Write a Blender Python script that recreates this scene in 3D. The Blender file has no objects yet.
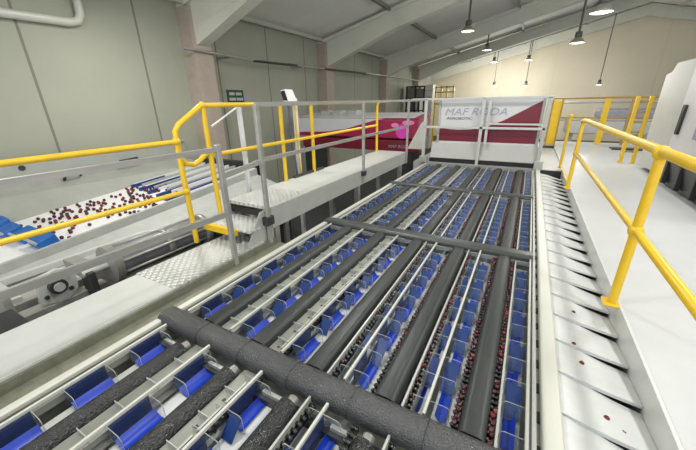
import bpy, bmesh, math, random
from mathutils import Vector, Matrix
random.seed(7)
C = bpy.context.scene.collection
PI = math.pi
H0 = 3.0                                   # camera height; positions below are measured from the camera height
def V(p): return Vector((p[0], p[1], p[2] + H0))

# ------------------------------------------------------------------ materials
def mat(name, col, rough=.5, metal=0., noise=0., nscale=8., col2=None, bump=0., bscale=60., emit=None, alpha=1., spec=.5, stretch=(1,1,1)):
    m = bpy.data.materials.new(name); m.use_nodes = True
    n, l = m.node_tree.nodes, m.node_tree.links
    b = n['Principled BSDF']
    b.inputs['Roughness'].default_value = rough; b.inputs['Metallic'].default_value = metal
    b.inputs['Specular IOR Level'].default_value = spec
    b.inputs['Base Color'].default_value = (*col, 1)
    tc = n.new('ShaderNodeTexCoord'); mp = n.new('ShaderNodeMapping'); mp.inputs['Scale'].default_value = stretch
    l.new(tc.outputs['Object'], mp.inputs['Vector'])
    if noise or col2:
        t = n.new('ShaderNodeTexNoise'); t.inputs['Scale'].default_value = nscale; t.inputs['Detail'].default_value = 6; t.inputs['Roughness'].default_value = .65
        l.new(mp.outputs[0], t.inputs['Vector'])
        r = n.new('ShaderNodeValToRGB'); r.color_ramp.elements[0].position = .35; r.color_ramp.elements[1].position = .68
        c2 = col2 or tuple(c*(1-noise) for c in col)
        r.color_ramp.elements[0].color = (*c2, 1); r.color_ramp.elements[1].color = (*col, 1)
        l.new(t.outputs['Fac'], r.inputs['Fac']); l.new(r.outputs['Color'], b.inputs['Base Color'])
    if bump:
        t2 = n.new('ShaderNodeTexNoise'); t2.inputs['Scale'].default_value = bscale; t2.inputs['Detail'].default_value = 3
        l.new(mp.outputs[0], t2.inputs['Vector'])
        bp = n.new('ShaderNodeBump'); bp.inputs['Strength'].default_value = bump; bp.inputs['Distance'].default_value = .02
        l.new(t2.outputs['Fac'], bp.inputs['Height']); l.new(bp.outputs[0], b.inputs['Normal'])
    if emit:
        b.inputs['Emission Color'].default_value = (*emit[0], 1); b.inputs['Emission Strength'].default_value = emit[1]
    if alpha < 1: b.inputs['Alpha'].default_value = alpha
    return m
def math_node(m, op, a, b=None):
    n = m.node_tree.nodes.new('ShaderNodeMath'); n.operation = op
    for i, v in enumerate((a, b)):
        if v is None: continue
        if isinstance(v, (int, float)): n.inputs[i].default_value = v
        else: m.node_tree.links.new(v, n.inputs[i])
    return n.outputs[0]
def tread(name, col, period=.075):
    """diamond tread plate: raised lozenges on a lattice"""
    m = mat(name, col, .38, .35, noise=.12, nscale=5)
    n, l = m.node_tree.nodes, m.node_tree.links
    g = n.new('ShaderNodeNewGeometry'); s = n.new('ShaderNodeSeparateXYZ'); l.new(g.outputs['Position'], s.inputs[0])
    k = PI/period
    a = math_node(m, 'SINE', math_node(m, 'MULTIPLY', math_node(m, 'ADD', s.outputs[0], s.outputs[1]), k))
    b = math_node(m, 'SINE', math_node(m, 'MULTIPLY', math_node(m, 'SUBTRACT', s.outputs[0], s.outputs[1]), k))
    h = math_node(m, 'MULTIPLY', math_node(m, 'POWER', math_node(m, 'ABSOLUTE', a), 2), math_node(m, 'POWER', math_node(m, 'ABSOLUTE', b), 2))
    bp = n.new('ShaderNodeBump'); bp.inputs['Strength'].default_value = .9; bp.inputs['Distance'].default_value = .02
    l.new(h, bp.inputs['Height']); l.new(bp.outputs[0], n['Principled BSDF'].inputs['Normal'])
    return m
def panel_wall(name, col, col2, axis, spacing, offset, seam=(.16,.16,.12), halfw=.022):
    """precast panels: blotchy plaster colour with recessed vertical joints"""
    m = mat(name, col, .85, noise=.1, nscale=.55, col2=col2)
    n, l = m.node_tree.nodes, m.node_tree.links
    b = n['Principled BSDF']; src = b.inputs['Base Color'].links[0].from_socket
    g = n.new('ShaderNodeNewGeometry'); s = n.new('ShaderNodeSeparateXYZ'); l.new(g.outputs['Position'], s.inputs[0])
    f = math_node(m, 'FRACT', math_node(m, 'DIVIDE', math_node(m, 'ADD', s.outputs[axis], -offset + spacing/2 + spacing*40), spacing))
    d = math_node(m, 'MULTIPLY', math_node(m, 'ABSOLUTE', math_node(m, 'SUBTRACT', f, .5)), spacing)
    k = math_node(m, 'LESS_THAN', d, halfw)
    mx = n.new('ShaderNodeMix'); mx.data_type = 'RGBA'
    l.new(k, mx.inputs[0]); l.new(src, mx.inputs[6]); mx.inputs[7].default_value = (*seam, 1)
    l.new(mx.outputs[2], b.inputs['Base Color'])
    return m

M = {}
M['wall_l'] = panel_wall('concrete_panel', (.415,.42,.335), (.365,.375,.305), 1, 2.09, 2.80, seam=(.2,.2,.16))
M['wall_f'] = panel_wall('warm_panel', (.78,.71,.55), (.74,.67,.52), 0, 6.0, 1.0, seam=(.70,.63,.48))
M['column'] = mat('column_concrete', (.50,.42,.355), .8, noise=.18, nscale=2)
M['beam'] = mat('beam_concrete', (.70,.70,.61), .8, noise=.10, nscale=.9)
M['roof'] = mat('roof_sheet', (.88,.88,.82), .7, noise=.1, nscale=.7)
M['purlin'] = mat('purlin', (.5,.5,.43), .7, noise=.1)
M['purlin_dark'] = mat('purlin_dark', (.2,.2,.17), .7)
M['hallfloor'] = mat('hall_floor', (.045,.047,.05), .7, noise=.3, nscale=1.2)
M['deck'] = mat('white_deck', (.54,.55,.55), .35, noise=.07, nscale=2.2, bump=.05, bscale=18)
M['yellow'] = mat('yellow_paint', (.82,.53,.02), .35, noise=.12, nscale=7)
M['steel'] = mat('brushed_steel', (.45,.44,.41), .38, .4, noise=.2, nscale=10, stretch=(1,.2,1))
M['steel_lt'] = mat('pale_steel', (.50,.51,.48), .42, .2, noise=.12, nscale=6)
M['steel_pale2'] = mat('white_steel', (.60,.61,.585), .4, .12, noise=.08, nscale=4)
M['cream'] = mat('cream_rail', (.60,.60,.54), .4, .05, noise=.1, nscale=4, stretch=(1,.15,1))
M['olive'] = mat('galvanised_olive', (.25,.25,.19), .5, .3, noise=.3, nscale=14, bump=.1)
M['greybeige'] = mat('grey_channel', (.34,.35,.31), .45, .35, noise=.25, nscale=6, stretch=(1,.2,1))
M['foam'] = mat('wet_black_foam', (.022,.024,.026), .17, noise=.5, nscale=30, bump=1.0, bscale=80, spec=1.)
M['foam_beam'] = mat('black_foam_sleeve', (.040,.043,.047), .33, noise=.4, nscale=25, bump=.55, bscale=110, spec=1.)
M['cover'] = mat('grey_rubber_cover', (.036,.041,.040), .42, noise=.35, nscale=5, bump=.15, bscale=30, stretch=(1,.3,1))
M['greybeam'] = mat('grey_beam', (.09,.095,.092), .35, .3, noise=.25, nscale=5)
M['blue'] = mat('bright_blue_plastic', (.004,.045,.50), .4, noise=.25, nscale=9)
M['blue_dark'] = mat('deep_blue_flap', (.006,.042,.21), .45, noise=.3, nscale=9)
M['blue_mid'] = mat('blue_guide', (.01,.13,.45), .45, noise=.15)
M['clear'] = mat('clear_acrylic', (.30,.36,.40), .25, alpha=.11, spec=.2)
M['clear_blue'] = mat('smoked_blue_acrylic', (.03,.05,.15), .3, alpha=.72, spec=.3)
M['whitebelt'] = mat('white_belt', (.66,.68,.68), .5, noise=.08, nscale=6)
M['belt_white'] = mat('bright_belt', (.86,.84,.84), .5, noise=.05)
M['drum'] = mat('drum_grey', (.20,.205,.22), .45, .2, noise=.35, nscale=6)
M['panel_grey'] = mat('panel_grey', (.40,.41,.37), .5, .1, noise=.12, nscale=3)
M['gutter'] = mat('pale_gutter', (.55,.56,.52), .5, noise=.15, nscale=7)
M['black'] = mat('black_plastic', (.015,.016,.017), .4, noise=.2)
M['dark'] = mat('dark_steel', (.05,.052,.055), .5, .2, noise=.3)
M['slate'] = mat('slate_tank', (.11,.12,.15), .5, noise=.3)
M['cherry'] = mat('cherry_skin', (.085,.006,.012), .22, noise=.5, nscale=18, col2=(.035,.003,.008), spec=.6)
M['cherry_red'] = mat('red_cherry_skin', (.19,.009,.018), .22, noise=.4, nscale=18, spec=.6)
M['roller'] = mat('black_roller', (.018,.019,.018), .25, spec=.7)
M['maroon'] = mat('burgundy_panel', (.20,.012,.03), .35, noise=.12, nscale=3)
M['crimson'] = mat('crimson_panel', (.42,.014,.085), .35, noise=.15, nscale=2)
M['magenta'] = mat('magenta_patch', (.85,.06,.55), .4)
M['magenta2'] = mat('pink_patch', (.9,.25,.5), .4)
M['white'] = mat('white_paint', (.70,.70,.71), .4, noise=.04, nscale=3)
M['cabinet'] = mat('offwhite_cabinet', (.54,.54,.51), .45, noise=.07, nscale=2)
M['print'] = mat('grey_blue_print', (.38,.40,.50), .5)
M['print_small'] = mat('dark_print', (.16,.17,.2), .5)
M['green'] = mat('sign_green', (.01,.06,.03), .5)
M['screen'] = mat('dark_screen', (.03,.03,.04), .2)
M['lampbody'] = mat('lamp_grey', (.13,.13,.11), .5, .3)
M['lampdish'] = mat('lamp_reflector', (.36,.36,.31), .4, .4)
M['glow'] = mat('lamp_glow', (1,1,.95), .5, emit=((1,.97,.88), 3))
M['tread'] = tread('tread_plate', (.66,.67,.65))
M['chute'] = mat('white_chute', (.64,.655,.65), .35, .0, noise=.14, nscale=5)
M['lavender'] = mat('lavender_grey', (.38,.37,.46), .5, noise=.2)
M['rust'] = mat('dull_ochre', (.42,.27,.06), .5, noise=.2)

# ------------------------------------------------------------------ mesh helpers
class MB:
    def __init__(s): s.bm = bmesh.new(); s.mi = 0
    def faces(s, vs, fs, smooth=False):
        b = [s.bm.verts.new(v) for v in vs]
        for f in fs:
            try:
                q = s.bm.faces.new([b[i] for i in f]); q.smooth = smooth; q.material_index = s.mi
            except ValueError: pass
        return s
    def hexa(s, p):                        # eight corners: 0-3 bottom loop, 4-7 top loop
        return s.faces(p, [(3,2,1,0),(4,5,6,7),(0,1,5,4),(1,2,6,5),(2,3,7,6),(3,0,4,7)])
    def box(s, x0, x1, y0, y1, z0, z1):
        return s.hexa([(x0,y0,z0),(x1,y0,z0),(x1,y1,z0),(x0,y1,z0),(x0,y0,z1),(x1,y0,z1),(x1,y1,z1),(x0,y1,z1)])
    def tube(s, pts, r, n=10, cap=True):
        pts = [Vector(p) for p in pts]; rings = []; ref = None
        for i, p in enumerate(pts):
            d = (pts[min(i+1,len(pts)-1)] - pts[max(i-1,0)]).normalized()
            if ref is None:
                ref = Vector((0,0,1)) if abs(d.z) < .9 else Vector((1,0,0))
            u = (ref - d*ref.dot(d)).normalized(); w = d.cross(u); ref = u
            rr = r[i] if isinstance(r, (list, tuple)) else r
            rings.append([p + (u*math.cos(2*PI*k/n) + w*math.sin(2*PI*k/n))*rr for k in range(n)])
        vs = [v for g in rings for v in g]; fs = []
        for i in range(len(pts)-1):
            for k in range(n):
                fs.append((i*n+k, i*n+(k+1)%n, (i+1)*n+(k+1)%n, (i+1)*n+k))
        s.faces(vs, fs, True)
        if cap:
            s.faces(rings[0][::-1], [tuple(range(n))]); s.faces(rings[-1], [tuple(range(n))])
        return s
    def prism(s, prof, y0, y1, axis='y', smooth=False):   # closed profile in the plane across the axis
        n = len(prof)
        if axis == 'y': f = lambda a, b, t: (a, t, b)
        elif axis == 'x': f = lambda a, b, t: (t, a, b)
        else: f = lambda a, b, t: (a, b, t)
        vs = [f(a, b, y0) for a, b in prof] + [f(a, b, y1) for a, b in prof]
        s.faces(vs, [(i, (i+1)%n, n+(i+1)%n, n+i) for i in range(n)], smooth)
        s.faces(vs[:n][::-1], [tuple(range(n))]); s.faces(vs[n:], [tuple(range(n))])
        return s
    def lathe(s, c, prof, n=20):           # profile (r, z) about a vertical axis
        vs = [(c[0]+r*math.cos(2*PI*k/n), c[1]+r*math.sin(2*PI*k/n), c[2]+z) for r, z in prof for k in range(n)]
        fs = [(i*n+k, i*n+(k+1)%n, (i+1)*n+(k+1)%n, (i+1)*n+k) for i in range(len(prof)-1) for k in range(n)]
        return s.faces(vs, fs, True)
    def sheet(s, prof, y0, y1, t):         # open profile (x, z) thickened downwards
        return s.prism(prof + [(x, z-t) for x, z in prof[::-1]], y0, y1)
    def ball(s, c, r, n=8, sq=1.):
        prof = [(max(1e-4, r*math.sin(PI*i/6)), r*sq*-math.cos(PI*i/6)) for i in range(7)]
        return s.lathe(c, prof, n)
    def mesh(s, name, mats, bevel=0):
        bmesh.ops.recalc_face_normals(s.bm, faces=s.bm.faces)
        me = bpy.data.meshes.new(name); s.bm.to_mesh(me); s.bm.free()
        for m in (mats if isinstance(mats, (list, tuple)) else [mats]): me.materials.append(m)
        return me
def link(name, data, parent=None, loc=(0,0,0)):
    o = bpy.data.objects.new(name, data); C.objects.link(o); o.location = loc
    if parent: o.parent = parent
    return o
def origin(parent):
    p = Vector((0,0,0)); q = parent
    while q: p += q.location; q = q.parent
    return p
SPLIT = {'end_flange','slot','support','divider_','notch_','side_frame','joint','leg','bracket','dark_sleeve','drum_bar','foot','top_casing','round_patch','bolt',
         'panel_handle','flange','upright','rib','mid_rail','top_rail','crossmember','post_clamp','fascia','sleeve_joint','goods','shelf_line','slotted_rail','side_panel','sign_lettering','base_plate'}
def islands(me):
    """connected pieces of a mesh, each as a mesh of its own"""
    bm = bmesh.new(); bm.from_mesh(me); bmesh.ops.remove_doubles(bm, verts=bm.verts, dist=1e-5)
    bm.verts.ensure_lookup_table(); seen = set(); out = []
    for v in bm.verts:
        if v.index in seen: continue
        stack, comp = [v], []
        seen.add(v.index)
        while stack:
            a = stack.pop(); comp.append(a)
            for e in a.link_edges:
                b = e.other_vert(a)
                if b.index not in seen: seen.add(b.index); stack.append(b)
        idx = {a.index: i for i, a in enumerate(comp)}
        fs = {f for a in comp for f in a.link_faces}
        q = bpy.data.meshes.new(me.name)
        fl = list(fs); q.from_pydata([a.co[:] for a in comp], [], [[idx[x.index] for x in f.verts] for f in fl])
        for p_, f in zip(q.polygons, fl): p_.use_smooth = f.smooth
        for m in me.materials: q.materials.append(m)
        out.append(q)
    bm.free(); bpy.data.meshes.remove(me); return out
def link_part(name, me, parent, bevel, label):
    me.transform(Matrix.Translation(Vector((0,0,H0)) - origin(parent)))
    o = link(name, me, parent)
    if bevel:
        b = o.modifiers.new('bevel', 'BEVEL'); b.width = bevel; b.segments = 2; b.limit_method = 'ANGLE'; b.angle_limit = .6
    if label: o['label'] = label
    return o
def obj(name, mb, m, parent=None, bevel=0., label=None):
    """link geometry authored in camera-height coordinates as one mesh object, its origin at the parent's base"""
    me = mb.mesh(name, m)
    if parent and name in SPLIT: return [link_part(name, q, parent, bevel, label) for q in islands(me)][0]
    if parent: off = -origin(parent)
    else:
        zs = [v.co for v in me.vertices]
        c = Vector((sum(v.x for v in zs)/len(zs), sum(v.y for v in zs)/len(zs), min(v.z for v in zs))); off = -(c + Vector((0,0,H0)))
    me.transform(Matrix.Translation(off + Vector((0,0,H0))))
    o = link(name, me, parent, (0,0,0) if parent else -off)
    if bevel:
        b = o.modifiers.new('bevel', 'BEVEL'); b.width = bevel; b.segments = 2; b.limit_method = 'ANGLE'; b.angle_limit = .6
    if label: o['label'] = label
    return o
def tag(o, label, cat, group=None, kind=None):
    o['label'] = label; o['category'] = cat
    if group: o['group'] = group
    if kind: o['kind'] = kind
    return o
def thing(name, loc, label, cat, group=None):
    return tag(link(name, None, None, V(loc)), label, cat, group)
def struct(name, mb, m, bevel=0.):
    o = obj(name, mb, m, None, bevel); o['kind'] = 'structure'; return o
def rrect(x0, x1, z0, z1, r, n=4, low=True):   # rounded rectangle profile
    p = []
    for cx, cz, a in ((x1-r,z1-r,0),(x0+r,z1-r,90),(x0+r,z0+r,180),(x1-r,z0+r,270)):
        for k in range(n+1):
            t = math.radians(a + 90*k/n); p.append((cx+r*math.cos(t), cz+r*math.sin(t)))
    return p

# ------------------------------------------------------------------ hall shell
WX, FY, RX = -8.0, 30.6, 5.6
def roof_z(x): return 2.35 + .24*(x - WX) if x < RX else 2.35 + .24*(RX - WX) - .24*(x - RX)
struct('floor', MB().box(WX-.3, 20, -6, FY+.3, -3.2, -3.0), M['hallfloor'])
struct('wall_left', MB().box(WX-.3, WX, -6, FY+.3, -3, roof_z(WX)+.15), M['wall_l'])
struct('wall_far', MB().prism([(WX,-3),(20,-3),(20,roof_z(20)),(RX,roof_z(RX)),(WX,roof_z(WX))], FY, FY+.3), M['wall_f'])
struct('ceiling', MB().prism([(WX-.3,roof_z(WX)),(RX,roof_z(RX)),(20,roof_z(20)),(20,roof_z(20)+.15),(RX,roof_z(RX)+.15),(WX-.3,roof_z(WX)+.15)], -6, FY+.3), M['roof'])
RAFT = [.10, 6.22, 12.35, 18.75, 24.9, 30.2]
for i, y in enumerate(RAFT):
    def bot(x): return roof_z(x) - .68
    b = MB()
    for sx0, sx1 in ((WX, RX), (RX, 19.9)):
        b.prism([(sx0,bot(sx0)),(sx1,bot(sx1)),(sx1,roof_z(sx1)-.04),(sx0,roof_z(sx0)-.04)], y-.17, y+.17)
    if i < 5: b.prism([(WX,roof_z(WX)-1.0),(WX+.5,roof_z(WX)-.92),(WX+3.2,bot(WX+3.2)),(WX+3.2,bot(WX+3.2)+.05),(WX,bot(WX)+.05)], y-.165, y+.165)
    # ledges along the top edge
    for sx0, sx1 in ((WX, RX), (RX, 19.9)):
        b.prism([(sx0,roof_z(sx0)-.16),(sx1,roof_z(sx1)-.16),(sx1,roof_z(sx1)-.05),(sx0,roof_z(sx0)-.05)], y-.25, y+.25)
    struct('beam_rafter', b, M['beam'])
    if i < 5: struct('column', MB().box(WX+.002, WX+.42, y-.28, y+.28, -3, roof_z(WX)-.12), M['column'])
for x in (-7.75, -4.9, -1.2, 2.4, 7.0, 9.8):
    for k in range(5):
        b = MB().box(x-.045, x+.045, RAFT[k]+.24, RAFT[k+1]-.24, roof_z(x)-.13, roof_z(x)-.01)
        struct('beam_purlin', b, M['purlin'] if x != -4.9 else M['purlin_dark'])

# pipes and fittings on the left wall
x = WX + .12
o = obj('wall_pipe', MB().tube([V((x,-4,1.30))-Vector((0,0,H0)),(x,3.55,1.50),(x,3.70,1.54),(x,3.77,1.66),(x,3.80,2.30)], .075, 12), M['cream'])
tag(o, 'fat cream pipe with an elbow high on the left wall, nearest the camera', 'pipe')
t = thing('wall_conduit', (x+.25, 6.4, 1.25), 'thin grey conduit run crossing the columns along the left wall', 'pipe')
xx = WX + .5
obj('conduit_pipe', MB().tube([(xx,5.6,1.28),(xx,7.5,1.24),(xx,12,1.28),(xx,17.2,1.37),(xx,26,1.42)], .035), M['steel'], t)
obj('dark_sleeve', MB().tube([(xx,7.9,1.22),(xx,10.0,1.255)], .042).tube([(xx,11.8,1.28),(xx,15.6,1.34)], .042), M['dark'], t)
obj('bracket', MB().box(WX+.0,xx,10.3,10.36,1.2,1.26).box(WX,xx,16.2,16.26,1.3,1.36).box(WX,xx,7.0,7.06,1.2,1.25), M['steel'], t)

# green sign
t = thing('safety_sign', (WX+.03, 7.45, .0), 'small dark green sign with pale lettering on the left wall behind the railings', 'sign')
obj('sign_plate', MB().box(WX+.002, WX+.03, 7.14, 7.78, -.02, .42), M['green'], t, .004)
b = MB()
for y0, y1, z0, z1 in ((7.22,7.42,.27,.35),(7.47,7.70,.27,.35),(7.20,7.45,.12,.20),(7.48,7.74,.12,.20),(7.3,7.62,.0,.055)):
    b.box(WX+.031, WX+.034, y0, y1, z0, z1)
obj('sign_lettering', b, M['steel_lt'], t)

# ------------------------------------------------------------------ hanging lamps
def lamp(p, r, label, zt=None, light=220, small=False):
    t = thing('high_bay_lamp', p, label, 'lamp', 'hanging lamps under the roof')
    x, y, z = p; zt = zt or roof_z(x) - .05
    obj('suspension_rod', MB().tube([(x,y,z+r*1.1),(x,y,zt)], .025 if small else .035, 8), M['lampbody'], t)
    obj('gear_housing', MB().lathe((x,y,z), [(.001,r*1.5),(r*.42,r*1.45),(r*.46,r*.8),(r*.3,r*.72)]), M['lampbody'], t)
    obj('reflector', MB().lathe((x,y,z), [(r*.3,r*.78),(r*.5,r*.62),(r*.8,r*.3),(r,0),(r*.97,.0),(r*.78,r*.28),(r*.48,r*.58)], 24), M['lampdish'], t)
    obj('diffuser', MB().lathe((x,y,z), [(.001,-.02),(r*.5,-.012),(r*.95,.01)], 24), M['glow'], t)
    if light:
        l = bpy.data.lights.new('hall_light', 'POINT' if small else 'AREA'); l.energy = light
        if small: l.shadow_soft_size = .1
        else: l.shape = 'DISK'; l.size = r*1.8
        l.color = (1,.985,.94)
        lo = link('hall_light', l, t, (0,0,-.2 if small else -.06))
L = [((.99,9.76,1.74),.225,'largest hanging lamp, nearest to the camera at the top right'),
     ((.99,14.6,1.78),.235,'grey hanging lamp just below and left of the largest one'),
     ((-2.53,13.9,2.38),.24,'dark hanging lamp at the left end of the lamp row, under the third rafter'),
     ((-2.70,21.0,2.58),.24,'small dark hanging lamp just right of and beyond the leftmost one'),
     ((-2.85,26.6,2.48),.22,'tiny hanging lamp close under the last rafter, above the panel lettering'),
     ((-.75,26.8,2.48),.22,'tiny hanging lamp close under the last rafter, above the panel right half'),
     ((-.68,28.0,.93),.22,'far small lamp on a long rod above the right half of the white panel'),
     ((-2.75,27.6,.98),.20,'far small lamp on a long rod beside the bright glow on the far wall'),
     ((3.55,27.4,.83),.20,'far small lamp on a long rod above the distant yellow railings')]
for i, (p, r, lb) in enumerate(L): lamp(p, r, lb, light=60 if i < 4 else (190 if i == 7 else 85), small=i > 3)
for p in ((-2.4,5.4,2.4),(2.1,5.4,2.6),(5.4,5.2,2.6),(-2.3,.5,2.4),(2.1,1.7,2.5),(5.4,10.5,2.4),(-5.6,3.6,2.0)):  # lights added out of view without fixtures, some placed for highlights on foam
    l = bpy.data.lights.new('hall_light', 'AREA'); l.shape = 'DISK'; l.size = .5; l.energy = 75; l.color = (1,.985,.94)
    link('hall_light', l, None, V(p))

# ------------------------------------------------------------------ white deck on the right
struct('floor_deck', MB().box(.825, 14, -3, 14.3, -1.62, -1.45).box(-2.6,.825,8.42,14.3,-1.75,-1.5), M['deck'])

# ------------------------------------------------------------------ sorting machine
XL, XR = -2.12, .23
BARS = [XL + .47*i for i in range(6)]
BAYS = [(-1.25, 1.02), (1.20, 3.38), (3.52, 5.78), (5.90, 8.25)]
BEAMY = [(1.02, 1.19), (3.36, 3.52), (5.77, 5.90)]
t = thing('sorting_machine', (-.95, 4, -3), 'long pale steel frame of the cherry sorting line with three cross beams', 'machine')
obj('left_rail', MB().prism(rrect(-2.245,-2.185,-1.62,-1.5,.012), -1.4, 8.35), M['cream'], t)
obj('left_channel', MB().box(-2.19,-2.135,-1.4,8.35,-1.60,-1.555).box(-2.19,-2.175,-1.4,8.35,-1.6,-1.52), M['greybeige'], t)
obj('left_skirt', MB().box(-2.43,-2.245,-1.4,2.62,-1.56,-1.54).box(-2.43,-2.41,-1.4,2.6,-1.56,-1.47), M['olive'], t)
obj('side_panel', MB().box(-2.24,-2.22,-1.4,8.35,-2.6,-1.6).box(.30,.32,-1.4,8.35,-2.6,-1.58), M['greybeige'], t)
obj('right_rail', MB().prism(rrect(.295,.385,-1.62,-1.49,.015), -1.4, 8.4), M['cream'], t)
obj('slotted_rail', MB().box(.252,.272,-1.4,8.35,-1.62,-1.515).box(.272,.295,-1.4,8.35,-1.60,-1.56), M['steel_lt'], t)
b = MB()
for k in range(46): b.box(.2735,.2945,-1.2+.205*k,-1.13+.205*k,-1.562,-1.552)
obj('slot', b, M['dark'], t)
# trough under the outlets
obj('trough', MB().box(-2.2,.29,-1.4,8.35,-1.76,-1.74), M['gutter'], t)
obj('underframe', MB().box(-2.15,.25,-1.4,8.3,-2.3,-1.78), M['dark'], t)
for y in (-1.2, 1.1, 3.45, 5.85, 8.1):
    for x in (-2.15, .2): obj('leg', MB().box(x-.05,x+.05,y-.05,y+.05,-3,-2.3), M['steel'], t)
y0, y1 = BEAMY[0]
bm_ = obj('cross_beam', MB().prism([(a, z) for a, z in rrect(y0,y1,-1.60,-1.465,.06,6)], -2.235, .25, 'x', True), M['foam_beam'], t, label='black foam sleeved cross beam nearest the camera')
b = MB()
for k in range(6): b.prism([(a, z) for a, z in rrect(y0-.0025,y1+.0025,-1.6025,-1.4625,.062,6)], -1.80+.40*k, -1.796+.40*k, 'x')
obj('sleeve_joint', b, M['black'], bm_)
obj('beam_bracket', MB().box(-2.2,.25,.93,.99,-1.66,-1.60), M['dark'], t)
for k in range(5): obj('bracket_bar', MB().box(BARS[k]+.05,BARS[k]+.21,.955,.975,-1.615,-1.575), M['steel_lt'], t)
for y0, y1 in BEAMY[1:]:
    obj('cross_beam', MB().prism([(a, z) for a, z in rrect(y0,y1,-1.56,-1.475,.03,4)], -2.235, .25, 'x', True), M['greybeam'], t, label='plain grey cross beam')
    obj('beam_front', MB().box(-2.2,.25,y0-.02,y0-.002,-1.575,-1.535), M['steel'], t)
obj('end_beam', MB().box(-2.24,.29,8.27,8.35,-1.7,-1.5), M['steel'], t)
obj('gap_shade', MB().box(-2.2,.3,8.50,8.6,-1.495,-1.40), M['black'], t)  # black box standing in for the shade inside the gap below the skirt

# blue outlets: prototypes shared by every row
def saddle(w, ln):
    n = 8; prof = []
    for i in range(n):
        u = i/(n-1); prof.append((.04 + (w-.045)*u, -.082 - .05*math.sin(PI*min(1, .12+.60*u)) - .006*u))
    return MB().sheet(prof, 0, ln, .006).mesh('saddle', M['blue'])
def divider(w, h=.14):
    arc = []
    for k in range(0, 5): a = PI/2*(1-k/4); arc.append((w*.80 + w*.20*math.cos(a), -.012-w*.20 + w*.20*math.sin(a)))
    prof = [(.008,-.012)] + arc + [(w, -h), (.008, -h)]
    b = MB().prism(prof, 0, .004); b.mi = 1
    b.tube([(x, .002, z) for x, z in [(.010,-.012)] + arc + [(w, -h)]], .0017, 5)
    return b.mesh('divider', [M['clear'], M['steel_lt']])
def flap(w, ln):
    p = [(.022,0,-.128),(w-.004,0,-.128),(w-.004,ln,-.045),(.022,ln,-.045)]
    q = [(a,b+.006,c-.005) for a,b,c in p]
    return MB().hexa(q + p).mesh('flap', M['blue_dark'])
def backplate(ln):
    return MB().box(.009,.012,0,ln,-.128,-.02).mesh('side_plate', M['clear_blue'])
_cache = {}
def cached(key, f):
    if key not in _cache: _cache[key] = f()
    return _cache[key]
def mirror(me):
    m = me.copy(); m.transform(Matrix.Scale(-1, 4, (1,0,0))); m.flip_normals(); return m
PER = .36
BN = ('in front of the black beam', 'just beyond the black beam', 'between the two grey beams', 'in the farthest bay')
def outlet_row(i, bay):
    xb = BARS[i]; y0, y1 = BAYS[bay]; ln = y1 - y0
    pos = ('leftmost', 'second from left', 'third from left', 'third from right', 'second from right', 'rightmost')[i]
    where = BN[bay]
    r = thing('outlet_row', (xb, y0, -1.5), '%s row of blue outlet cups %s' % (pos, where), 'outlet row', 'rows of blue outlet cups')
    link('rail_bar', cached(('bar', bay), lambda: MB().prism(rrect(-.008,.008,-.024,0,.004), 0, ln).mesh('rail_bar', M['cream'])), r)
    sides = []
    if i < 5: sides.append((1, .125 if i < 2 else .102))
    if i > 1: sides.append((-1, .104 if i == 5 else .072))
    start = 1.30 if bay else .387
    k0 = math.ceil((y0 - start)/PER - .3)
    for s, w in sides:
        y = start + k0*PER
        sh = .0 if s == 1 else .0
        while y < y1 - .1:
            yy = max(y, y0 + .01); L1 = .21 if (bay == 0 or i < 3) else .185
            L1 = min(L1, y1 - yy - .02)
            def mk(key, f):
                me = cached(key, f)
                return me if s == 1 else cached(key + ('m',), lambda: mirror(me))
            lnr = round(L1, 3)
            c = link('cup', mk(('sad', w, lnr), lambda: saddle(w, lnr)), r, (0, yy - y0, 0))
            link('divider', mk(('div', w), lambda: divider(w + .012)), c, (0, -.005, 0))
            link('divider', mk(('div', w), lambda: divider(w + .012)), c, (0, lnr, 0))
            if s == 1 and i < 4: link('side_plate', mk(('bp', lnr), lambda: backplate(lnr)), c)
            fl = PER - L1 - (.005 if i > 2 else .07)
            if not (bay == 0 and i < 2) and yy + L1 + fl < y1:
                link('flap', mk(('flap', w, round(fl,3)), lambda: flap(w, round(fl,3))), c, (0, lnr + PER - L1 - fl, 0))
            y += PER
    return r
for bay in range(4):
    for i in range(6):
        if bay == 0 and i > 3: continue
        outlet_row(i, bay)

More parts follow.
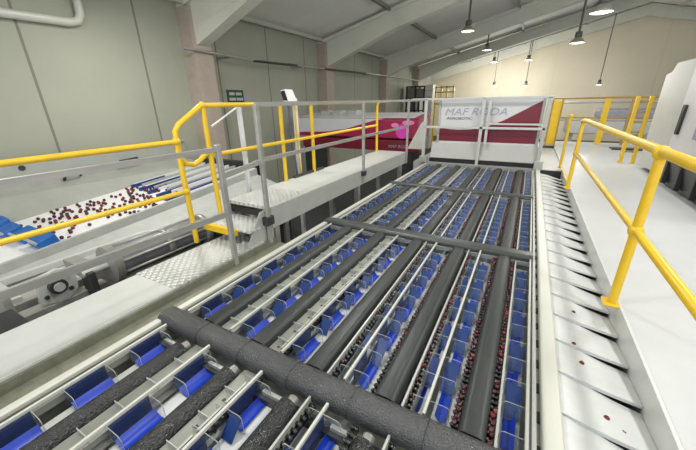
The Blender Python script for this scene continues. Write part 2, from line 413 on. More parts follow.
# covers, white belts, strips, roller chains
def place(name, b, m, label, cat, group): return tag(obj(name, b, m), label, cat, group)
LN = ('first', 'second', 'third', 'fourth', 'fifth')
for bay in range(4):
    y0, y1 = BAYS[bay]
    for k in range(5):
        if bay == 0 and k > 3: continue
        xb = BARS[k]; last = k == 4
        if bay == 0:
            b = MB().tube([(xb+.255,y0,-1.575),(xb+.255,(y0+y1)/2,-1.575),(xb+.255,y1-.07,-1.575)], .062, 18)
            t = thing('lagged_pipe', (xb+.255,y0,-1.64), '%s black foam lagged pipe from left %s' % (LN[k], BN[0]), 'pipe', 'black foam lagged pipes')
            obj('foam_sleeve', b, M['foam'], t)
            obj('pipe_core', MB().tube([(xb+.255,y1-.08,-1.575),(xb+.255,y1-.02,-1.575)], .035, 14), M['steel'], t)
        else:
            x0, x1 = (xb+.17, xb+.30) if last else (xb+.185, xb+.318)
            b = MB().prism(rrect(x0,x1,-1.66,-1.505,.035,5), y0, y1-.02, smooth=True)
            place('lane_cover', b, M['cover'], '%s dark grey rounded cover strip from left %s' % (LN[k], BN[bay]), 'cover', 'dark grey lane covers')
        # white take-away belt under the cups, both sides of the cover
        o = MB().box(xb+.02,xb+.185,y0,y1,-1.655,-1.642).box(xb+.33,xb+.455,y0,y1,-1.655,-1.642)
        place('takeaway_belt', o, M['whitebelt'] if k > 0 else M['gutter'], 'pale belt around the %s dark %s from left %s' % (LN[k], 'cover' if bay else 'pipe', BN[bay]), 'belt', 'pale belts under the cups')
        if k < 2: pass
        elif not last:
            o = MB().box(xb+.348,xb+.360,y0,y1,-1.60,-1.515)
            place('guide_strip', o, M['steel_lt'], 'thin pale strip right of %s dark %s from left %s' % (LN[k], 'cover' if bay else 'pipe', BN[bay]), 'strip', 'thin pale guide strips')
        else:
            o = MB().box(xb+.338,xb+.35,y0,y1,-1.66,-1.535)
            place('guide_strip', o, M['steel_lt'], 'thin pale guide strip left of the rightmost cups %s' % BN[bay], 'strip', 'thin pale guide strips')
        # roller chains on either side
        for side, xa in ((0, xb+.162), (1, xb+.368 if not last else xb+.318)):
            hw = .012 if (k == 3 and side == 0) else .019
            if last and side == 0: xa = xb+.152
            if k == 3 and side == 0: xa = xb+.171
            if k == 0 or (side == 0 and k < 3): continue
            if k == 1: xa = xb + .446
            zc = -1.548
            b = MB().box(xa-.017,xa+.017,y0,y1,zc-.05,zc-.022)
            yy = y0 + .01; step = .04 if bay < 2 else .05
            while yy < y1 - .01:
                b.tube([(xa-hw,yy,zc-.012),(xa-hw*.63,yy,zc-.006),(xa,yy,zc-.014),(xa+hw*.63,yy,zc-.006),(xa+hw,yy,zc-.012)], [.013,.013,.008,.013,.013], 6); yy += step
            place('roller_chain', b, M['roller'], 'black roller chain %s of %s dark %s from left %s' % (('left','right')[side], LN[k], 'cover' if bay else 'pipe', BN[bay]), 'chain', 'black roller chains')
            if k < 3 and bay < 3 and side == 1 and k > 0:
                pass
# grey side plates and a segmented rod on the left lanes
for bay in range(4):
    y0, y1 = BAYS[bay]
    for k in (0, 1):
        xb = BARS[k]; x1 = xb + (.455 if k == 0 else .42)
        t = thing('side_plate', (xb+.38, y0, -1.62), 'grey notched plate right of %s %s from left %s' % (LN[k], 'cover' if bay else 'pipe', BN[bay]), 'plate', 'flat grey notched plates')
        obj('plate', MB().box(xb+.322,x1,y0,y1,-1.60,-1.562), M['greybeige'], t)
        yy = y0 + .12
        while yy < y1 - .1:
            obj('fin', MB().box(xb+.335,x1,yy,yy+.004,-1.562,-1.528), M['steel_lt'], t)
            obj('notch', MB().box(x1-.05,x1-.03,yy-.06,yy-.04,-1.5618,-1.5612), M['dark'], t); yy += .18
    xb = BARS[1]; b = MB(); yy = y0 + .05
    t = thing('segmented_rod', (xb+.426, y0, -1.56), 'segmented pale rod right of the second cover from left %s' % BN[bay], 'rod', 'segmented pale rods')
    while yy < y1 - .2:
        obj('rod_piece', MB().box(xb+.420,xb+.433,yy,yy+.15,-1.562,-1.53), M['steel_lt'], t); yy += .18

# ------------------------------------------------------------------ discharge chutes on the right
t = thing('discharge_trough', (.6, 4, -3), 'long white trough of overlapping chutes between cream rail and white deck', 'chute')
obj('outer_wall', MB().box(.80,.822,-1.4,8.4,-2.2,-1.435), M['steel_pale2'], t, .004)
obj('trough_floor', MB().box(.32,.80,-1.4,8.4,-2.2,-2.15), M['black'], t)
obj('end_plate', MB().box(.385,.80,8.38,8.4,-2.2,-1.5), M['dark'], t)
PC = .314
for k in range(-1, 23):
    y = 1.25 + PC*k
    if y + PC > 8.38: break
    b = MB()
    n = 6; vs = []
    for r_ in range(2):
        for c in range(n+1):
            u = c/n; x = .386 + .412*u
            zn = -1.525 - .06*u*u; zf = -1.535 - .05*u - .05*max(0,(u-.38))/.62
            yy = y + r_*PC*.995 + (-.03*math.sin(PI*u*.9) + .0*u)
            vs.append((x, yy, zn if r_ == 0 else zf))
    top = vs; low = [(a,b_,c-.006) for a,b_,c in vs]; N = n+1
    b.faces(top, [(c, c+1, N+c+1, N+c) for c in range(n)], True); b.faces(low, [(c, N+c, N+c+1, c+1) for c in range(n)], True)
    # turned-down lip on the near edge
    lip = [(x_, y_, z_) for x_, y_, z_ in vs[:N]]; lw = [(x_, y_, z_-(.030-.012*(i_/n))) for i_, (x_, y_, z_) in enumerate(lip)]
    b.faces(lip + lw, [(c, c+1, N+c+1, N+c) for c in range(n)])
    lb = [(x_, y_+.006, z_) for x_, y_, z_ in lw]
    b.faces(lw + lb, [(c, c+1, N+c+1, N+c) for c in range(n)])
    obj('chute_panel', b, M['chute'], t)
t = None

# ------------------------------------------------------------------ yellow guardrail on the deck
def bar(b, p, q, r=.024): b.tube([p, q], r, 12); return b
t = thing('guardrail', (.75, 2.7, -1.45), 'thick yellow tubular guardrail running along the white deck beside the chutes', 'railing')
G = .765
for y in (2.72, 6.55, 8.55): obj('post', MB().tube([(G,y,-1.45),(G,y,-.33)], .03, 14), M['yellow'], t)
for y in (2.72, 6.55, 8.55): obj('base_plate', MB().box(G-.06,G+.06,y-.06,y+.06,-1.452,-1.438), M['yellow'], t, .004)
obj('top_rail', MB().tube([(G,-1.,-.32),(G,3,-.32),(G,6.2,-.32),(G,6.5,-.325),(G,6.56,-.36)], .032, 14), M['yellow'], t)
obj('mid_rail', MB().tube([(G,-1.,-.86),(G,6.55,-.86)], .027, 12), M['yellow'], t)
obj('joint', MB().ball((G,2.72,-.86), .048, 14).ball((G,2.72,-.33), .05, 14).ball((G,6.55,-.86), .042, 12).ball((G,6.55,-.34), .04, 12).ball((G,8.55,-.34), .04, 12), M['yellow'], t)
obj('toe_bar', MB().tube([(G,6.6,-1.38),(G,8.5,-1.38)], .022, 10), M['yellow'], t)

# far railings across the deck
t = thing('far_railing', (2, 13.6, -1.45), 'thin ochre and yellow railing across the far edge of the white deck', 'railing')
for z, m in ((.02,'rust'),(-.12,'steel'),(-.60,'rust'),(-.68,'steel')):
    obj('rail', MB().tube([(.62,13.7,z),(4.4,13.7,z)], .028, 8), M[m], t)
for x, w in ((2.12,.08),(2.75,.03)):
    obj('post', MB().box(x-w,x+w,13.62,13.72,-1.45,.0), M['yellow'] if w > .05 else M['rust'], t)
t = thing('yellow_pillar', (.78, 12.6, -1.45), 'broad yellow upright with slots right of the white burgundy panel', 'pillar')
obj('plate', MB().box(.56,.82,12.55,12.65,-1.40,-.03), M['yellow'], t, .01)
obj('flange', MB().box(.54,.58,12.5,12.7,-1.45,.0).box(.80,.84,12.5,12.7,-1.45,.0), M['rust'], t)
obj('foot', MB().box(.52,.86,12.48,12.72,-1.5,-1.44), M['dark'], t)
t = thing('yellow_ladder', (2.2, 9.6, -1.45), 'yellow ladder with double stiles standing left of the off-white cabinet', 'ladder')
for x in (2.05, 2.28): obj('stile', MB().box(x-.035,x+.035,9.75,9.82,-1.45,.03), M['yellow'], t, .006)
for k in range(6): obj('rung', MB().box(2.05,2.28,9.77,9.80,-1.2+.22*k,-1.16+.22*k), M['rust'], t)
t = thing('pale_conveyor', (3, 17, -3), 'pale conveyor with lavender top beyond the far railing', 'conveyor')
obj('bed', MB().box(1.4,6.5,16.5,18.0,-1.35,-.75), M['steel_pale2'], t, .03)
obj('hood', MB().box(2.4,5.4,16.6,17.8,-.75,-.40), M['lavender'], t, .08)
for x in (1.6, 3.9, 6.3): obj('leg', MB().box(x-.08,x+.08,16.6,17.9,-3,-1.35), M['steel'], t)
t = thing('grey_duct_board', (2.4, 12.6, -1.45), 'low dark grey board lying on the far deck near the yellow ladder', 'board')
obj('board', MB().box(2.3,3.2,12.3,12.7,-1.45,-1.41), M['cover'], t)

# ------------------------------------------------------------------ cabinet on the deck
t = thing('machine_cabinet', (2.8, 7.5, -1.45), 'tall off-white machine cabinet standing on the deck at the right edge', 'cabinet')
obj('end_body', MB().prism([(7.88,-1.36),(9.25,-1.36),(9.25,.42),(8.95,.46),(8.8,.60),(7.88,.60)], 2.27, 3.6, 'x'), M['cabinet'], t, .012)
obj('door', MB().box(2.26,3.6,5.2,7.86,-.94,.60), M['white'], t, .012)
obj('handle', MB().prism(rrect(7.58,7.70,-.60,-.12,.03), 2.225, 2.26, 'x'), M['black'], t)
obj('top_fitting', MB().box(2.5,2.9,8.0,8.6,.60,.67), M['steel_lt'], t, .01)
obj('label_plate', MB().box(2.254,2.261,6.75,7.0,-.62,-.38), M['lavender'], t)
obj('foot', MB().box(2.4,2.5,9.0,9.15,-1.45,-1.36).box(2.36,2.46,7.92,8.05,-1.45,-1.36), M['dark'], t)
t = thing('black_bin', (2.6, 7, -1.45), 'black ribbed plastic base box under the white cabinet door', 'box')
obj('body', MB().prism([(2.28,-1.45),(3.5,-1.45),(3.5,-.96),(2.2,-.96)], 5.3, 7.86), M['black'], t, .02)
b = MB()
for y in (5.6, 6.2, 6.8, 7.4): b.box(2.19,2.26,y,y+.06,-1.40,-.98)
b.box(2.17,2.3,5.28,7.88,-1.02,-.955)
obj('rib', b, M['dark'], t, .005)

# ------------------------------------------------------------------ end panel with lettering
t = thing('machine_hood', (-.9, 8.7, -1.5), 'white hood with burgundy sweep and lettering at the far end of the sorting line', 'hood')
X0, X1, YP = -2.02, .20, 8.62
obj('panel', MB().box(X0,X1,YP,YP+.5,-1.02,.03), M['white'], t, .01)
obj('base_skirt', MB().prism([(YP-.12,-1.39),(YP+.5,-1.39),(YP+.5,-1.0),(YP-.02,-1.0)], X0-.16, X1+.08, 'x'), M['cabinet'], t, .01)
obj('side_frame', MB().box(X0-.05,X0,YP-.02,YP+.5,-1.1,.05).box(X1,X1+.05,YP-.02,YP+.5,-1.1,.05), M['steel_lt'], t)
def zy(prof, y): return [(x, y, z) for x, z in prof]
def decal(name, prof, m, y, thick=.004):
    n = len(prof); b = MB().prism(prof, y-thick, y); return obj(name, b, m, t)
decal('burgundy_sweep', [(X0,-.96),(-1.02,-.96),(-1.02,-.64),(-1.25,-.665),(-1.55,-.68),(-1.8,-.665),(X0,-.64)], M['maroon'], YP-.001)
decal('burgundy_sweep', [(-1.02,-.96),(.19,-.96),(.19,-.02),(-.55,-.45),(-.9,-.6),(-1.02,-.64)], M['maroon'], YP-.001)
def text(body, size, p, m, parent, name='lettering', shear=.25, sx=1., off=0.):
    cu = bpy.data.curves.new(name, 'FONT'); cu.body = body; cu.size = size; cu.shear = shear; cu.extrude = .003
    cu.materials.append(m)
    tmp = bpy.data.objects.new('tmp', cu); me = bpy.data.meshes.new_from_object(tmp); bpy.data.objects.remove(tmp)
    me.transform(Matrix.Rotation(PI/2, 4, 'X') @ Matrix.Diagonal((sx,1,1,1)))
    return link(name, me, parent, V(p) - origin(parent))
text('MAF RODA', .235, (-1.93,YP-.008,-.33), M['print'], t, sx=1.22, off=.0)
text('AGROBOTIC', .085, (-1.87,YP-.008,-.435), M['print_small'], t, sx=1.25)

# steel rail in front of the hood
t = thing('end_railing', (-1, 8.45, -1.5), 'pale steel railing standing in front of the white lettered hood', 'railing')
for x in (-2.36, -1.0): obj('post', MB().box(x-.035,x+.035,8.42,8.48,-1.5,.05), M['steel_pale2'], t, .005)
obj('post', MB().box(.27,.35,8.42,8.5,-1.5,.05), M['steel_lt'], t, .005)
obj('post', MB().box(-.90,-.84,8.44,8.48,-1.0,.05), M['steel_pale2'], t, .005)
obj('top_rail', MB().box(-2.75,.40,8.42,8.47,.025,.075), M['steel_pale2'], t, .006)
obj('mid_rail', MB().box(-2.36,.33,8.42,8.46,-.64,-.585).box(-.86,.33,8.43,8.46,-.54,-.50), M['steel_pale2'], t, .006)
obj('clamp', MB().box(.24,.42,8.36,8.44,-1.5,-1.30), M['steel_lt'], t, .01)
obj('clamp_box', MB().box(-2.42,-2.22,8.3,8.42,-1.5,-1.34), M['steel_lt'], t, .01)
t = thing('cream_sheet', (-2.6, 9.0, -1.5), 'slanted cream sheet between crimson hood and end railing', 'sheet')
obj('sheet', MB().hexa([(-2.95,8.9,-1.25),(-2.45,8.9,-1.25),(-2.45,8.93,-1.25),(-2.95,8.93,-1.25),(-2.62,9.0,-.55),(-2.45,9.0,-.42),(-2.45,9.03,-.42),(-2.62,9.03,-.55)]), M['cream'], t)
obj('support', MB().box(-2.5,-2.45,8.9,8.95,-3,-1.2), M['steel'], t)

# ------------------------------------------------------------------ crimson hood on the left
t = thing('crimson_hood', (-5, 9.6, -3), 'long crimson and white machine hood behind the left platform', 'hood')
YC = 9.5
obj('body', MB().prism([(YC,-1.05),(YC+1.1,-1.05),(YC+1.1,-.36),(YC+.06,-.46),(YC,-.50)], -7.2, -2.85, 'x'), M['crimson'], t, .02)
obj('white_sweep', MB().prism([(-7.2,-.47),(-3.9,-.47),(-4.25,-.52),(-4.7,-.64),(-5.3,-.80),(-6.0,-.90),(-7.2,-.94)], YC-.006, YC-.001), M['white'], t)
obj('white_top', MB().prism([(YC+.02,-.455),(YC+1.1,-.345),(YC+1.1,-.325),(YC+.02,-.435)], -7.2, -3.0, 'x'), M['white'], t)
b = MB()
for x in (-6.6, -6.1, -5.5): b.box(x,x+.35,YC+.5,YC+.9,-.40,-.24)
obj('top_casing', b, M['steel_lt'], t, .02)
obj('sill', MB().box(-7.0,-2.75,YC-.10,YC+.6,-1.42,-1.10), M['maroon'], t, .01)
obj('support', MB().box(-7.0,-6.7,YC,YC+1,-3,-1.4).box(-3.3,-3.0,YC,YC+1,-3,-1.4), M['dark'], t)
b = MB()
for cx, cz, rr in ((-3.34,-.84,.21),):
    b.prism([(cx+rr*math.cos(a*PI/14), cz+rr*math.sin(a*PI/14)) for a in range(28)], YC-.007, YC-.002)
obj('round_patch', b, M['magenta'], t)  # flat magenta disc on the crimson face, pink ovals over it below
b = MB()
for cx, cz, rx_, rz_ in ((-3.16,-.585,.19,.07),(-3.58,-.66,.12,.07)):
    b.prism([(cx+rx_*math.cos(a*PI/12), cz+rz_*math.sin(a*PI/12)) for a in range(24)], YC-.0085, YC-.0072)
obj('round_patch', b, M['magenta2'], t)
text('MAF RODA', .13, (-3.75,YC-.102,-1.32), M['lavender'], t, sx=1.1)

# ------------------------------------------------------------------ left walkways
t = thing('lower_walkway', (-2.7, .6, -3), 'pale lower walkway with tread plate end beside the sorting line', 'walkway')
obj('deck_plate', MB().box(-2.97,-2.432,-1.4,1.30,-1.50,-1.45), M['steel_pale2'], t, .004)
obj('tread_plate', MB().box(-2.99,-2.432,1.30,2.42,-1.50,-1.449), M['tread'], t, .004)
obj('support', MB().box(-2.9,-2.8,-1,-.9,-3,-1.5).box(-2.9,-2.8,1.4,1.5,-3,-1.5).box(-2.6,-2.5,1.4,1.5,-3,-1.5), M['steel'], t)
obj('step_tread', MB().box(-3.1,-2.44,2.22,2.60,-1.30,-1.275), M['tread'], t, .004)
obj('step_nosing', MB().box(-3.12,-2.62,2.17,2.225,-1.345,-1.27), M['yellow'], t, .006, label='yellow nosing along the step edge')
obj('side_gusset', MB().prism([(2.15,-1.5),(2.6,-1.5),(2.6,-1.1),(2.42,-1.12)], -2.47, -2.452, 'x'), M['steel_lt'], t)
t = thing('upper_walkway', (-2.8, 4.9, -3), 'raised pale platform with deep side fascia behind the tread plate step', 'walkway')
obj('deck_plate', MB().box(-3.15,-2.45,3.3,7.3,-1.14,-1.10), M['steel_pale2'], t, .004)
obj('tread_plate', MB().box(-3.15,-2.45,2.58,3.3,-1.14,-1.099), M['tread'], t, .004)
obj('fascia', MB().box(-2.47,-2.44,2.58,7.3,-1.36,-1.102).box(-3.16,-3.13,2.58,7.3,-1.36,-1.102), M['steel_lt'], t, .004)
obj('riser', MB().box(-3.1,-2.5,2.585,2.60,-1.24,-1.16), M['black'], t)
obj('toe_slot', MB().box(-3.145,-3.11,3.9,4.75,-1.10,-1.06), M['dark'], t)
for y in (2.7, 4.9, 7.1):
    obj('leg', MB().box(-2.56,-2.48,y-.04,y+.04,-3,-1.14).box(-3.1,-3.02,y-.04,y+.04,-3,-1.14), M['steel'], t)
t = thing('steel_handrail', (-2.42, 2, -1.5), 'grey steel flat bar handrail on the near side of the left walkways', 'railing')
HX = -2.42
def flat(b, p, q, w=.05, d=.03):       # flat bar between two points in the Y-Z plane
    dy, dz = q[1]-p[1], q[2]-p[2]; L_ = math.hypot(dy, dz); ny, nz = -dz/L_*w/2, dy/L_*w/2
    pr = [(p[1]+ny,p[2]+nz),(q[1]+ny,q[2]+nz),(q[1]-ny,q[2]-nz),(p[1]-ny,p[2]-nz)]
    return b.prism(pr, p[0]-d/2, p[0]+d/2, 'x')
for y, z0, z1 in ((1.97,-1.54,-.33),(2.50,-1.5,0.),(4.95,-1.32,0.),(7.25,-1.36,.03)):
    obj('post', MB().box(HX-.02,HX+.02,y-.025,y+.025,z0,z1), M['steel'], t, .006)
obj('top_rail', flat(flat(MB(), (HX,-1.,-.37), (HX,1.97,-.37), .032), (HX,2.50,0.), (HX,8.42,.03), .035), M['steel'], t, .004)
obj('mid_rail', flat(flat(flat(MB(), (HX,-1.,-.96), (HX,1.97,-.98), .045), (HX,1.97,-.62), (HX,2.5,-.56), .04), (HX,2.5,-.55), (HX,7.25,-.52), .035), M['steel'], t, .004)
obj('post_clamp', MB().box(HX-.05,HX+.04,2.44,2.56,-1.28,-1.18).box(HX-.05,HX+.04,4.9,5.0,-1.2,-1.12), M['dark'], t, .005)

t = thing('yellow_handrail', (-3.15, 2.1, -1.45), 'yellow tubular handrail with looped end on the far side of the left walkways', 'railing')
YX = -3.12
for y, z0, z1 in ((2.05,-1.46,-.30),(2.43,-1.27,0.),(3.70,-1.1,0.),(4.46,-1.1,0.),(7.10,-1.1,0.)):
    obj('post', MB().tube([(YX,y,z0),(YX,y,z1)], .028, 12), M['yellow'], t)
obj('top_rail', MB().tube([(YX,-1,-.36),(YX,2.05,-.34)], .024, 12).tube([(YX,2.43,0.),(YX,3.2,.0),(YX,7.1,.0)], .026, 12), M['yellow'], t)
obj('mid_rail', MB().tube([(YX,-1,-.89),(YX,2.05,-.86)], .024, 12).tube([(YX,2.43,-.53),(YX,7.1,-.5)], .024, 12), M['yellow'], t)
obj('end_loop', MB().tube([(YX,2.43,0.),(YX,2.40,-.01),(YX,2.11,-.18),(YX,2.06,-.24),(YX,2.06,-.50),(YX,2.10,-.57),(YX,2.20,-.60),(YX,2.28,-.57),(YX,2.36,-.51),(YX,2.43,-.49)], .028, 12), M['yellow'], t)
obj('joint', MB().ball((YX,2.05,-.34),.044,12).ball((YX,2.05,-.86),.042,12).ball((YX,2.43,0.),.04,12).ball((YX,2.43,-.5),.04,12).ball((YX,3.7,-.52),.04,12).ball((YX,4.46,-.52),.04,12).ball((YX,7.1,-.02),.05,12), M['yellow'], t)

t = thing('white_brace_post', (-3.32, 3.15, -3), 'white upright with diagonal brace behind the looped yellow handrail', 'post')
obj('upright', MB().box(-3.385,-3.335,3.14,3.19,-3,-.02), M['white'], t, .004)
obj('brace', MB().tube([(-3.36,2.7,-.24),(-3.36,3.14,-.03)], .012, 8), M['white'], t)
t = thing('monitor_stand', (-3.34, 4.25, -3), 'small white framed monitor on a slim white pole with hanging cables', 'monitor')
obj('pole', MB().box(-3.37,-3.31,4.30,4.36,-3,.08), M['white'], t, .004)
obj('monitor_case', MB().hexa([(-3.40,4.12,.03),(-3.29,4.12,.03),(-3.29,4.34,.03),(-3.40,4.34,.03),(-3.43,4.1,.19),(-3.34,4.1,.21),(-3.34,4.30,.21),(-3.43,4.30,.19)]), M['white'], t, .012)
obj('screen', MB().hexa([(-3.39,4.112,.05),(-3.305,4.112,.05),(-3.305,4.13,.05),(-3.39,4.13,.05),(-3.415,4.094,.18),(-3.34,4.094,.19),(-3.34,4.11,.19),(-3.415,4.11,.18)]), M['screen'], t)
obj('cable', MB().tube([(-3.33,4.15,.0),(-3.30,4.12,-.3),(-3.34,4.17,-.6),(-3.30,4.2,-.95),(-3.33,4.25,-1.3)], .018, 8), M['slate'], t)
obj('cable', MB().tube([(-3.30,4.28,.0),(-3.28,4.24,-.35),(-3.28,4.26,-.7),(-3.27,4.27,-1.2)], .014, 8), M['yellow'], t)

# ------------------------------------------------------------------ feed machine on the left
def bz(y): return -1.72 + .0875*(y - 1.5)
t = thing('feed_machine', (-5, 2.5, -3), 'pale steel feed conveyor with white cherry belt against the left wall', 'conveyor')
def slab(x0, x1, y0, y1, dz0, dz1):
    return [(x0,y0,bz(y0)+dz0),(x1,y0,bz(y0)+dz0),(x1,y1,bz(y1)+dz0),(x0,y1,bz(y1)+dz0),(x0,y0,bz(y0)+dz1),(x1,y0,bz(y0)+dz1),(x1,y1,bz(y1)+dz1),(x0,y1,bz(y1)+dz1)]
BX0, BX1 = -7.05, -5.25
obj('belt', MB().hexa(slab(BX0,BX1,.4,3.65,-.03,0)), M['belt_white'], t)
obj('channel_bed', MB().hexa(slab(BX0,BX1,3.65,5.2,-.05,-.02)), M['gutter'], t)
for k in range(9):
    x = BX1 - .02 - .21*k
    obj('channel_divider', MB().hexa(slab(x-.02,x+.02,3.45+.05*(k%2),5.2,-.02,.07)), M['steel_lt'] if k % 2 else M['white'], t)
for k in range(5):
    x = BX1 - .15 - .38*k
    obj('channel_guide', MB().hexa(slab(x-.035,x+.035,3.15+.06*k,4.5-.1*k,-.015,.06)), M['blue_dark'], t)
obj('end_plate', MB().hexa(slab(BX0,BX1+.05,5.2,5.32,-.6,.16)), M['black'], t)
obj('side_board', MB().hexa(slab(BX1,BX1+.05,.4,5.2,-.5,.06)), M['steel_lt'], t, .006)
obj('side_apron', MB().hexa([(-5.25,.4,-1.98),(-4.35,.4,-2.1),(-4.35,5.2,-1.78),(-5.25,5.2,-1.58),(-5.25,.4,-1.86),(-4.35,.4,-2.02),(-4.35,5.2,-1.70),(-5.25,5.2,-1.46)]), M['steel_lt'], t, .01)
obj('side_channel', MB().box(-4.36,-4.28,.2,5.2,-2.35,-1.86), M['steel'], t, .01)
obj('back_panel', MB().box(-7.78,-7.73,.45,5.3,-1.55,-.84).box(-7.80,-7.68,.45,5.3,-.86,-.80), M['panel_grey'], t, .01)
obj('back_slope', MB().hexa([(-7.76,.45,-1.57),(BX0,.45,bz(.4)-.02),(BX0,5.2,bz(5.2)-.02),(-7.76,5.2,-1.37),(-7.76,.45,-1.40),(BX0,.45,bz(.4)+.03),(BX0,5.2,bz(5.2)+.03),(-7.76,5.2,-1.22)]), M['panel_grey'], t)
obj('panel_handle', MB().tube([(-7.70,2.62,-1.30),(-7.62,2.64,-1.18),(-7.62,2.86,-1.16),(-7.70,2.90,-1.26)], .025, 8).tube([(-7.70,3.6,-1.22),(-7.62,3.64,-1.10),(-7.62,4.0,-1.08),(-7.70,4.06,-1.18)], .03, 8), M['dark'], t)
obj('cable_hole', MB().tube([(-7.74,2.1,-.98),(-7.72,2.1,-.98)], .05, 10), M['dark'], t)
obj('underframe', MB().box(-7.5,-4.36,.42,5.2,-2.9,-2.2), M['dark'], t)
for y in (.5, 2.8, 5.0): obj('leg', MB().box(-4.45,-4.3,y-.06,y+.06,-3,-2.3).box(-7.3,-7.2,y-.06,y+.06,-3,-2.2), M['steel'], t)
obj('crossmember', MB().box(-5.4,-4.3,.72,.80,-2.05,-1.80).box(-4.95,-4.88,.5,2.6,-1.86,-1.78), M['steel_pale2'], t, .006)
# drum along the machine's side
t = thing('drum_roller', (-3.95, 1.4, -2), 'grey slotted drum lying along the near side of the feed machine', 'drum')
DX, DZ = -3.84, -1.63
obj('drum', MB().tube([(DX,1.45,DZ),(DX,2.62,DZ)], .18, 22), M['drum'], t)
obj('end_flange', MB().tube([(DX,1.42,DZ),(DX,1.50,DZ)], .215, 22).tube([(DX,2.58,DZ),(DX,2.66,DZ)], .215, 22).tube([(DX,2.04,DZ),(DX,2.12,DZ)], .188, 22), M['steel'], t)
b = MB()
for a in range(8):
    an = a*PI/4 + .3; b.tube([(DX+.182*math.cos(an),1.5,DZ+.182*math.sin(an)),(DX+.182*math.cos(an),2.6,DZ+.182*math.sin(an))], .018, 8)
obj('drum_bar', b, M['steel'], t)
obj('shaft', MB().tube([(DX,1.18,DZ),(DX,2.9,DZ)], .04, 12), M['steel_lt'], t)
obj('bracket', MB().box(DX-.1,DX+.1,1.2,1.26,-3,DZ+.02).box(DX-.1,DX+.1,2.82,2.88,-3,DZ+.02), M['dark'], t)
t = thing('bearing_mount', (-3.9, 1, -2.1), 'pale bearing plate with round hub below the steel handrail', 'bearing')
obj('plate', MB().prism([(.82,-1.80),(1.02,-1.86),(1.14,-1.76),(1.16,-1.56),(1.02,-1.50),(.86,-1.54)], -3.96, -3.90, 'x'), M['steel_pale2'], t, .01)
obj('hub', MB().tube([(-3.90,.98,-1.66),(-3.84,.98,-1.66)], .075, 18), M['dark'], t)
obj('hub_cap', MB().tube([(-3.84,.98,-1.66),(-3.82,.98,-1.66)], .045, 18), M['steel_lt'], t)
obj('mount_frame', MB().box(-4.05,-3.9,.55,1.4,-1.98,-1.84).box(-4.3,-3.95,.60,.66,-1.9,-1.6).box(-4.28,-3.95,1.2,1.34,-1.7,-1.56), M['steel'], t, .008)
obj('bolt', MB().tube([(-3.90,.88,-1.74),(-3.88,.88,-1.74)], .02, 8).tube([(-3.90,1.08,-1.74),(-3.88,1.08,-1.74)], .02, 8).tube([(-3.90,1.08,-1.58),(-3.88,1.08,-1.58)], .02, 8), M['dark'], t)
obj('support', MB().box(-4.02,-3.94,.9,1.0,-3,-1.98), M['dark'], t)
t = thing('dark_tank', (-3.6, .45, -3), 'dark slate tank at the left edge below the handrail', 'tank')
obj('body', MB().hexa([(-3.75,-.3,-3),(-3.15,-.3,-3),(-3.15,.62,-3),(-3.75,.62,-3),(-3.85,-.3,-1.72),(-3.2,-.3,-1.72),(-3.2,.60,-1.72),(-3.85,.60,-1.72)]), M['slate'], t, .02)
obj('rim', MB().box(-3.88,-3.18,-.32,.63,-1.74,-1.70), M['dark'], t, .01)
t = thing('cable_tray', (-3.7, 1.8, -2.1), 'long dark trough under the drum beside the lower walkway', 'tray')
obj('tray', MB().box(-3.62,-3.3,.95,3.6,-2.12,-2.08).box(-3.64,-3.60,.95,3.6,-2.12,-2.02), M['dark'], t)
obj('support', MB().box(-3.5,-3.42,.8,.9,-3,-2.12).box(-3.5,-3.42,3.2,3.3,-3,-2.12), M['dark'], t)
# blue guides at the belt start
for k, (x, y) in enumerate(((-6.95,1.38),(-6.40,1.35),(-5.95,1.40),(-5.50,1.42))):
    nm = ('farthest from the camera', 'second from the far side', 'second from the near side', 'nearest the camera')[k]
    tt = thing('belt_guide', (x, y, bz(y)), 'blue plastic guide block on the cherry belt, %s' % nm, 'guide', 'blue guide blocks on the cherry belt')
    obj('block', MB().hexa([(x-.17,y-.10,bz(y)),(x+.17,y-.10,bz(y)),(x+.17,y+.14,bz(y)+.01),(x-.17,y+.14,bz(y)+.01),(x-.15,y-.12,bz(y)+.10),(x+.15,y-.12,bz(y)+.10),(x+.16,y+.10,bz(y)+.17),(x-.16,y+.10,bz(y)+.17)]), M['blue_mid'], tt, .02)
    obj('hinge', MB().tube([(x-.18,y-.12,bz(y)+.1),(x+.18,y-.12,bz(y)+.1)], .018, 8), M['steel_lt'], tt)

# ------------------------------------------------------------------ cherries
def cherry_mesh(m):
    b = MB(); prof = [(.0005,-.0185),(.009,-.0165),(.0155,-.010),(.0185,-.001),(.0175,.008),(.012,.0145),(.006,.0155),(.001,.0125)]
    b.lathe((0,0,.0185), prof, 12); return b.mesh('cherry', m)
CH = [cherry_mesh(M['cherry']), cherry_mesh(M['cherry_red'])]
STUFF = MB()
def cherry(p, label, group, s=1., red=.3):
    o = link('cherry', CH[random.random() < red], None, V(p)); o.scale = (s,)*3; o.rotation_euler = (random.uniform(-.5,.5), random.uniform(-.5,.5), random.uniform(0,6))
    return tag(o, label, 'cherry', group)
n = 0
pts = []
while len(pts) < 185:
    y = random.uniform(1.45, 3.75); u = random.random()
    lane = random.choice((-6.7,-6.35,-6.2,-5.95,-5.6)); x = random.gauss(lane + .1*math.sin(y*5), .12)
    if not BX0+.05 < x < BX1-.08: continue
    if y < 2.0 and random.random() < .35: continue
    if any((x-a)**2 + (y-b)**2 < .06**2 for a, b in pts): continue
    pts.append((x, y))
for x, y in pts: cherry((x,y,bz(y)-.001), 'dark red cherry lying loose on the white feed belt', 'cherries on the white feed belt', 1.4, .3)
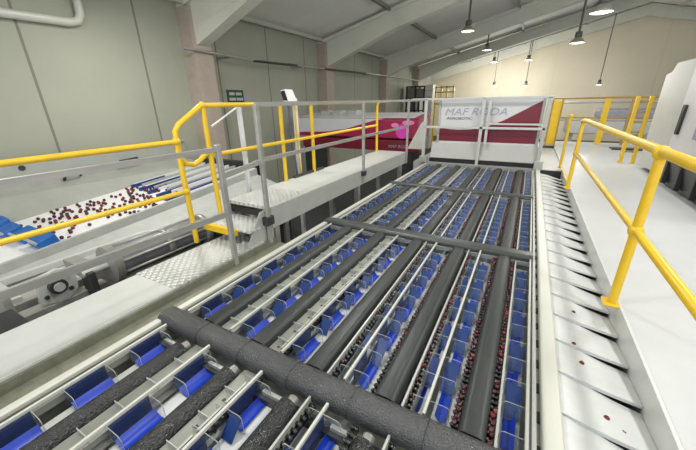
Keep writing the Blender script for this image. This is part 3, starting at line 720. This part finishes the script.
CHUTE = [(.60,1.02,-1.57),(.62,.96,-1.57),(.66,1.62,-1.60),(.60,1.66,-1.58),(.52,2.03,-1.565),(.50,2.2,-1.56),(.53,2.62,-1.57),(.66,2.58,-1.60),(.60,2.9,-1.59),(.66,3.5,-1.6)]
for x, y, z in CHUTE: cherry((x,y,z+.012), 'dark red cherry stopped on a white chute panel', 'cherries on the white chutes', .75, .5)
single = 300 - 185 - len(CHUTE)
chain = [(BARS[3]+.368,1), (BARS[4]+.152,1), (BARS[4]+.318,1), (BARS[3]+.171,0), (BARS[2]+.368,0), (BARS[1]+.446,0)]
slots = []
for bay in (0,1,2,3):
    y0, y1 = BAYS[bay]
    for j, (xa, main) in enumerate(chain):
        yy = y0 + .03
        while yy < y1 - .03:
            if bay > 0 and random.random() < (.62 if main else .3): slots.append((yy, xa + random.uniform(-.006,.006), j))
            yy += .04
slots.sort()
CN = ('right of the fourth cover', 'left of the fifth cover', 'right of the fifth cover', 'left of the fourth cover', 'right of the third cover', 'right of the second cover')
for q, (y, xa, j) in enumerate(slots):
    if q < single: cherry((xa, y, -1.562), 'dark cherry on the roller chain %s, just beyond the black beam' % CN[j], 'cherries on the chain ' + CN[j], .85, .3)
    else:
        STUFF.mi = int(random.random() < .12); STUFF.ball((xa, y, -1.545), .016, 6)
o = obj('chain_cherry', STUFF, [M['cherry'], M['cherry_red']]); tag(o, 'mass of dark cherries riding the roller chains farther down the line', 'cherries', kind='stuff')

# ------------------------------------------------------------------ things far back
t = thing('tall_dark_rack', (-7.2, 22, -3), 'tall dark rack in the far left corner', 'rack')
b = MB()
for x in (-7.55,-6.95,-6.35): b.box(x-.05,x+.05,22,22.1,-3,.95).box(x-.05,x+.05,22.9,23,-3,.95)
obj('upright', b, M['dark'], t)
for z in (-1.6,-.6,.2,.9): obj('shelf', MB().box(-7.6,-6.3,22,23,z,z+.06), M['dark'], t)
obj('goods', MB().box(-7.5,-6.98,22.1,22.9,.26,.85).box(-6.9,-6.4,22.1,22.9,.26,.8), M['olive'], t)
obj('goods', MB().box(-7.45,-7.0,22.1,22.9,-.54,.1), M['slate'], t)
t = thing('cream_tower', (-6.0, 22, -3), 'tall cream cabinet beside the far dark rack', 'cabinet')
obj('body', MB().box(-6.25,-5.75,21.8,22.7,-3,1.0), M['cream'], t, .02)
obj('shelf_line', MB().box(-6.22,-5.78,21.78,21.8,.62,.66).box(-6.22,-5.78,21.78,21.8,.28,.32), M['steel'], t)
t = thing('yellow_frame_stack', (-5.2, 22, -3), 'stack of yellow ladder frames left of the glow on the far wall', 'frame')
for x in (-5.6,-5.25,-4.9,-4.5): obj('upright', MB().box(x-.05,x+.05,22,22.1,-3,.9), M['yellow'], t)
for z in (-.2,.15,.5,.8): obj('crosspiece', MB().box(-5.65,-4.45,22.0,22.08,z,z+.07), M['rust'], t)

# ------------------------------------------------------------------ light, camera
w = bpy.data.worlds.new('World'); bpy.context.scene.world = w; w.use_nodes = True
bg = w.node_tree.nodes['Background']; bg.inputs[0].default_value = (.93,.97,1,1); bg.inputs[1].default_value = 1.38
cam = bpy.data.cameras.new('camera'); co = link('camera', cam)
cam.sensor_width = 36; cam.lens = 315.4/696*36; cam.clip_start = .02; cam.clip_end = 200
p, yw, r = .3695, -.507, -.0175
cy, sy, cp, sp = math.cos(yw), math.sin(yw), math.cos(p), math.sin(p)
fwd = Vector((sy*cp, cy*cp, -sp)); right = Vector((cy, -sy, 0)); up = right.cross(fwd)
R2 = right*math.cos(r) + up*math.sin(r); U2 = up*math.cos(r) - right*math.sin(r)
mw = Matrix((( R2.x,U2.x,-fwd.x,0),(R2.y,U2.y,-fwd.y,0),(R2.z,U2.z,-fwd.z,H0),(0,0,0,1)))
co.matrix_world = mw
sc = bpy.context.scene; sc.camera = co
sc.view_settings.view_transform = 'Standard'; sc.view_settings.look = 'None'; sc.view_settings.gamma = 1; sc.view_settings.exposure = .27
sc.view_settings.use_curve_mapping = False
